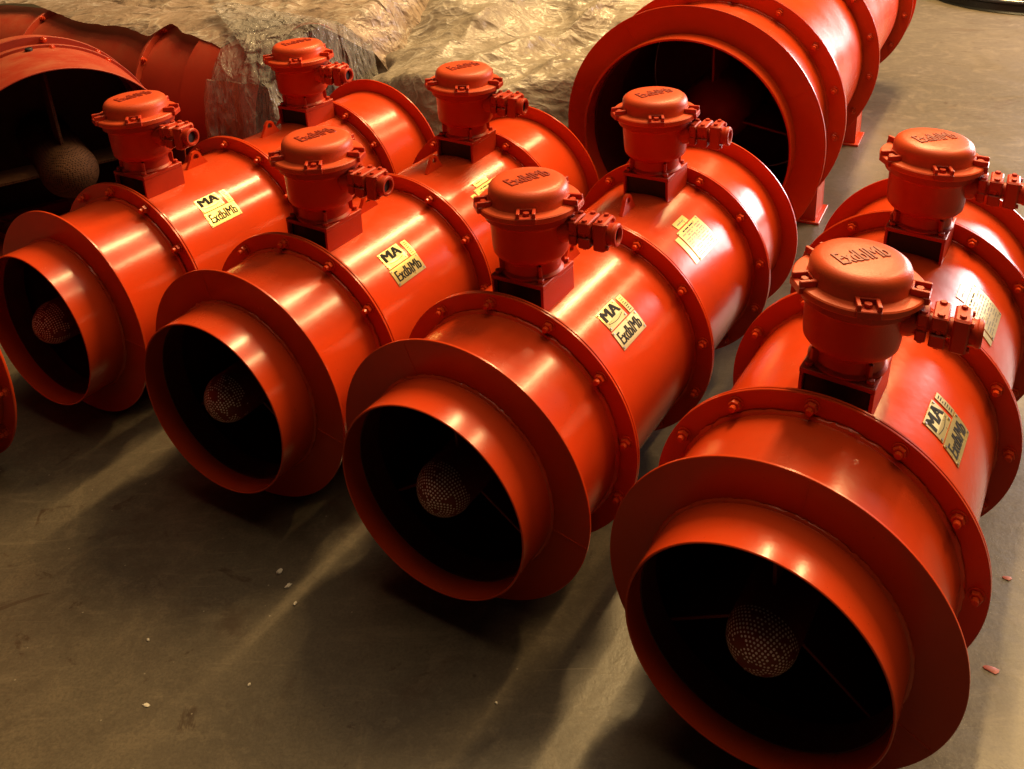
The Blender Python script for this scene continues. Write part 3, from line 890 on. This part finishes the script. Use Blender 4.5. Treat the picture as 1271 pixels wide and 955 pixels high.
# tan crumpled heap between the back fans
def heap(u, v):
    x = -1.55 + 3.9 * u; y = 4.05 + 5.2 * v
    # keep clear of the big fan on the right and the wrapped fan on the left
    q = Vector((x - .694, y - 3.675)); yaw = .49
    lat6 = q.x * math.cos(yaw) - q.y * math.sin(yaw)
    d6 = -lat6 - .62
    q = Vector((x - FX, y - FY)); Y9 = q.x * fd.x + q.y * fd.y; l9 = q.x * fs_.x + q.y * fs_.y
    d9 = max(-Y9 - .04, l9 - .28)
    fr = y - (4.42 + .10 * math.sin(x * 5) - .10 * x)
    d = min(d6 + .05, d9, fr)
    if d < -.03: return None
    hgt = .56 * sst(0, .20, d) + .40 * sst(.5, 1.7, fr) * sst(0, .6, min(d6 + .15, d9 + .1))
    hgt += .10 * fbm(Vector((x * 1.7, y * 1.7, 3)), 3) * sst(0, .3, d)
    a = sst(-.03, .2, d)
    # long folds running up to the right
    uu = x * .86 + y * .5; ww = -x * .5 + y * .86
    wob = .10 * fbm(Vector((uu * 1.5, ww * 1.5, 12)), 3)
    hgt += a * (.16 * fbm(Vector((uu * .8, (ww + wob) * 2.4, 31)), 2) + .10 * (crease(uu * .28, (ww + wob) * .9, 1.6, 37) - .5) + .045 * (crease(uu * .5, (ww + wob) * 1.2, 4.0, 41) - .5) + .007 * (crease(uu * .8, ww * 1.1, 10, 43) - .5))
    for (ax, ay, bx, by, hh, wd) in ((-.32, 4.62, .85, 5.85, .10, .075), (-.62, 4.55, .15, 5.75, .075, .08), (-.45, 5.2, .2, 6.6, .08, .09), (-.15, 4.5, .50, 5.0, .05, .06)):
        A = Vector((ax, ay)); B = Vector((bx, by)); P = Vector((x + wob * .6, y + wob * .3)); T = (B - A)
        t = (P - A).dot(T) / T.length_squared; q = abs(T.x * (P.y - A.y) - T.y * (P.x - A.x)) / T.length
        if 0 < t < 1: hgt += a * hh * math.exp(-q / wd) * math.sin(PI * t) ** .7
    return (x, y, max(.004, hgt))
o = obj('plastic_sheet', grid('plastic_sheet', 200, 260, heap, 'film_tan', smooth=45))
tag(o, 'crumpled tan plastic sheet heaped up in the middle behind the fans', 'plastic sheet', 'plastic sheets over stored goods')

# ------------------------------------------------------------------ black ring on the floor, far right
rg = empty('steel_ring', 'black steel ring lying on the floor in the top right corner', 'ring', (4.62, 8.42, 0))
obj('outer_wall', MB().lathe([(.80, 0), (.86, 0), (.862, .006), (.845, .018), (.842, .070), (.852, .082), (.850, .095), (.815, .098), (.80, .085)], 96, 'z', closed=True).mesh('outer_wall', 35, ['blacksteel']), rg)
obj('inner_plate', MB().lathe([(.80, .02), (.30, .02), (.30, .012), (.80, .012)], 72, 'z', closed=True).mesh('inner_plate', 35, ['black']), rg)
obj('bright_edge', MB().lathe([(.796, .092), (.804, .100), (.796, .104), (.788, .096)], 96, 'z', closed=True).mesh('bright_edge', 35, ['steel']), rg)

# ------------------------------------------------------------------ crumbs and flakes on the floor
def unproject(px, py):
    X = (px - IW / 2 - PX) / FOC; Y = -(py - IH / 2 - PY) / FOC
    X, Y = X * _cr - Y * _sr, X * _sr + Y * _cr
    d = _r * X + _u * Y + _f
    return Vector((0, 0, HCAM)) + d * (-HCAM / d.z)
def crumb(size, flat, seed, mat):
    rn = random.Random(seed); b = MB(); n = 9; vs = []
    for z, k in ((0, .85), (flat * .6, 1.0), (flat, .6)):
        for i in range(n):
            t = 2 * PI * i / n; r_ = size * k * rn.uniform(.6, 1.15); vs.append((r_ * math.cos(t), r_ * .6 * math.sin(t), z * rn.uniform(.85, 1.1)))
    fs = [tuple(range(n - 1, -1, -1)), tuple(range(2 * n, 3 * n))] + [(k * n + i, k * n + (i + 1) % n, k * n + n + (i + 1) % n, k * n + n + i) for k in range(2) for i in range(n)]
    return b.add(vs, fs).mesh('crumb', 25, [mat])
for k, (px, py, sz, fl_, mat, name, lab, cat) in enumerate([
    (347, 711, .011, .008, 'chip', 'plaster_crumb', 'uppermost of three white crumbs on the floor below the second fan', 'crumb'),
    (358, 728, .011, .006, 'chip', 'plaster_crumb', 'long white crumb in the middle of three on the floor', 'crumb'),
    (367, 750, .007, .006, 'chip', 'plaster_crumb', 'smallest white crumb, lowest of three on the floor', 'crumb'),
    (184, 795, .006, .004, 'chip', 'plaster_crumb', 'tiny pale crumb alone on the dark floor, left of the middle', 'crumb'),
    (182, 876, .010, .003, 'chip', 'plaster_crumb', 'thin pale sliver on the floor near the bottom left', 'crumb'),
    (309, 851, .006, .004, 'chip', 'plaster_crumb', 'tiny pale crumb at the bottom, left of centre', 'crumb'),
    (616, 873, .005, .003, 'chip', 'plaster_crumb', 'single white speck near the bottom centre of the floor', 'crumb'),
    (1250, 718, .013, .003, 'redchip', 'paint_flake', 'pink red paint flake beside the nearest fan flange, right edge', 'flake'),
    (1229, 831, .020, .003, 'redchip', 'paint_flake', 'larger red paint flake on the floor at the lower right edge', 'flake'),
]):
    p = unproject(px, py)
    o = obj(name, crumb(sz, fl_, 50 + k, mat), None, (p.x, p.y, .0), (0, 0, random.uniform(0, 6)))
    tag(o, lab, cat, 'bits lying on the floor')
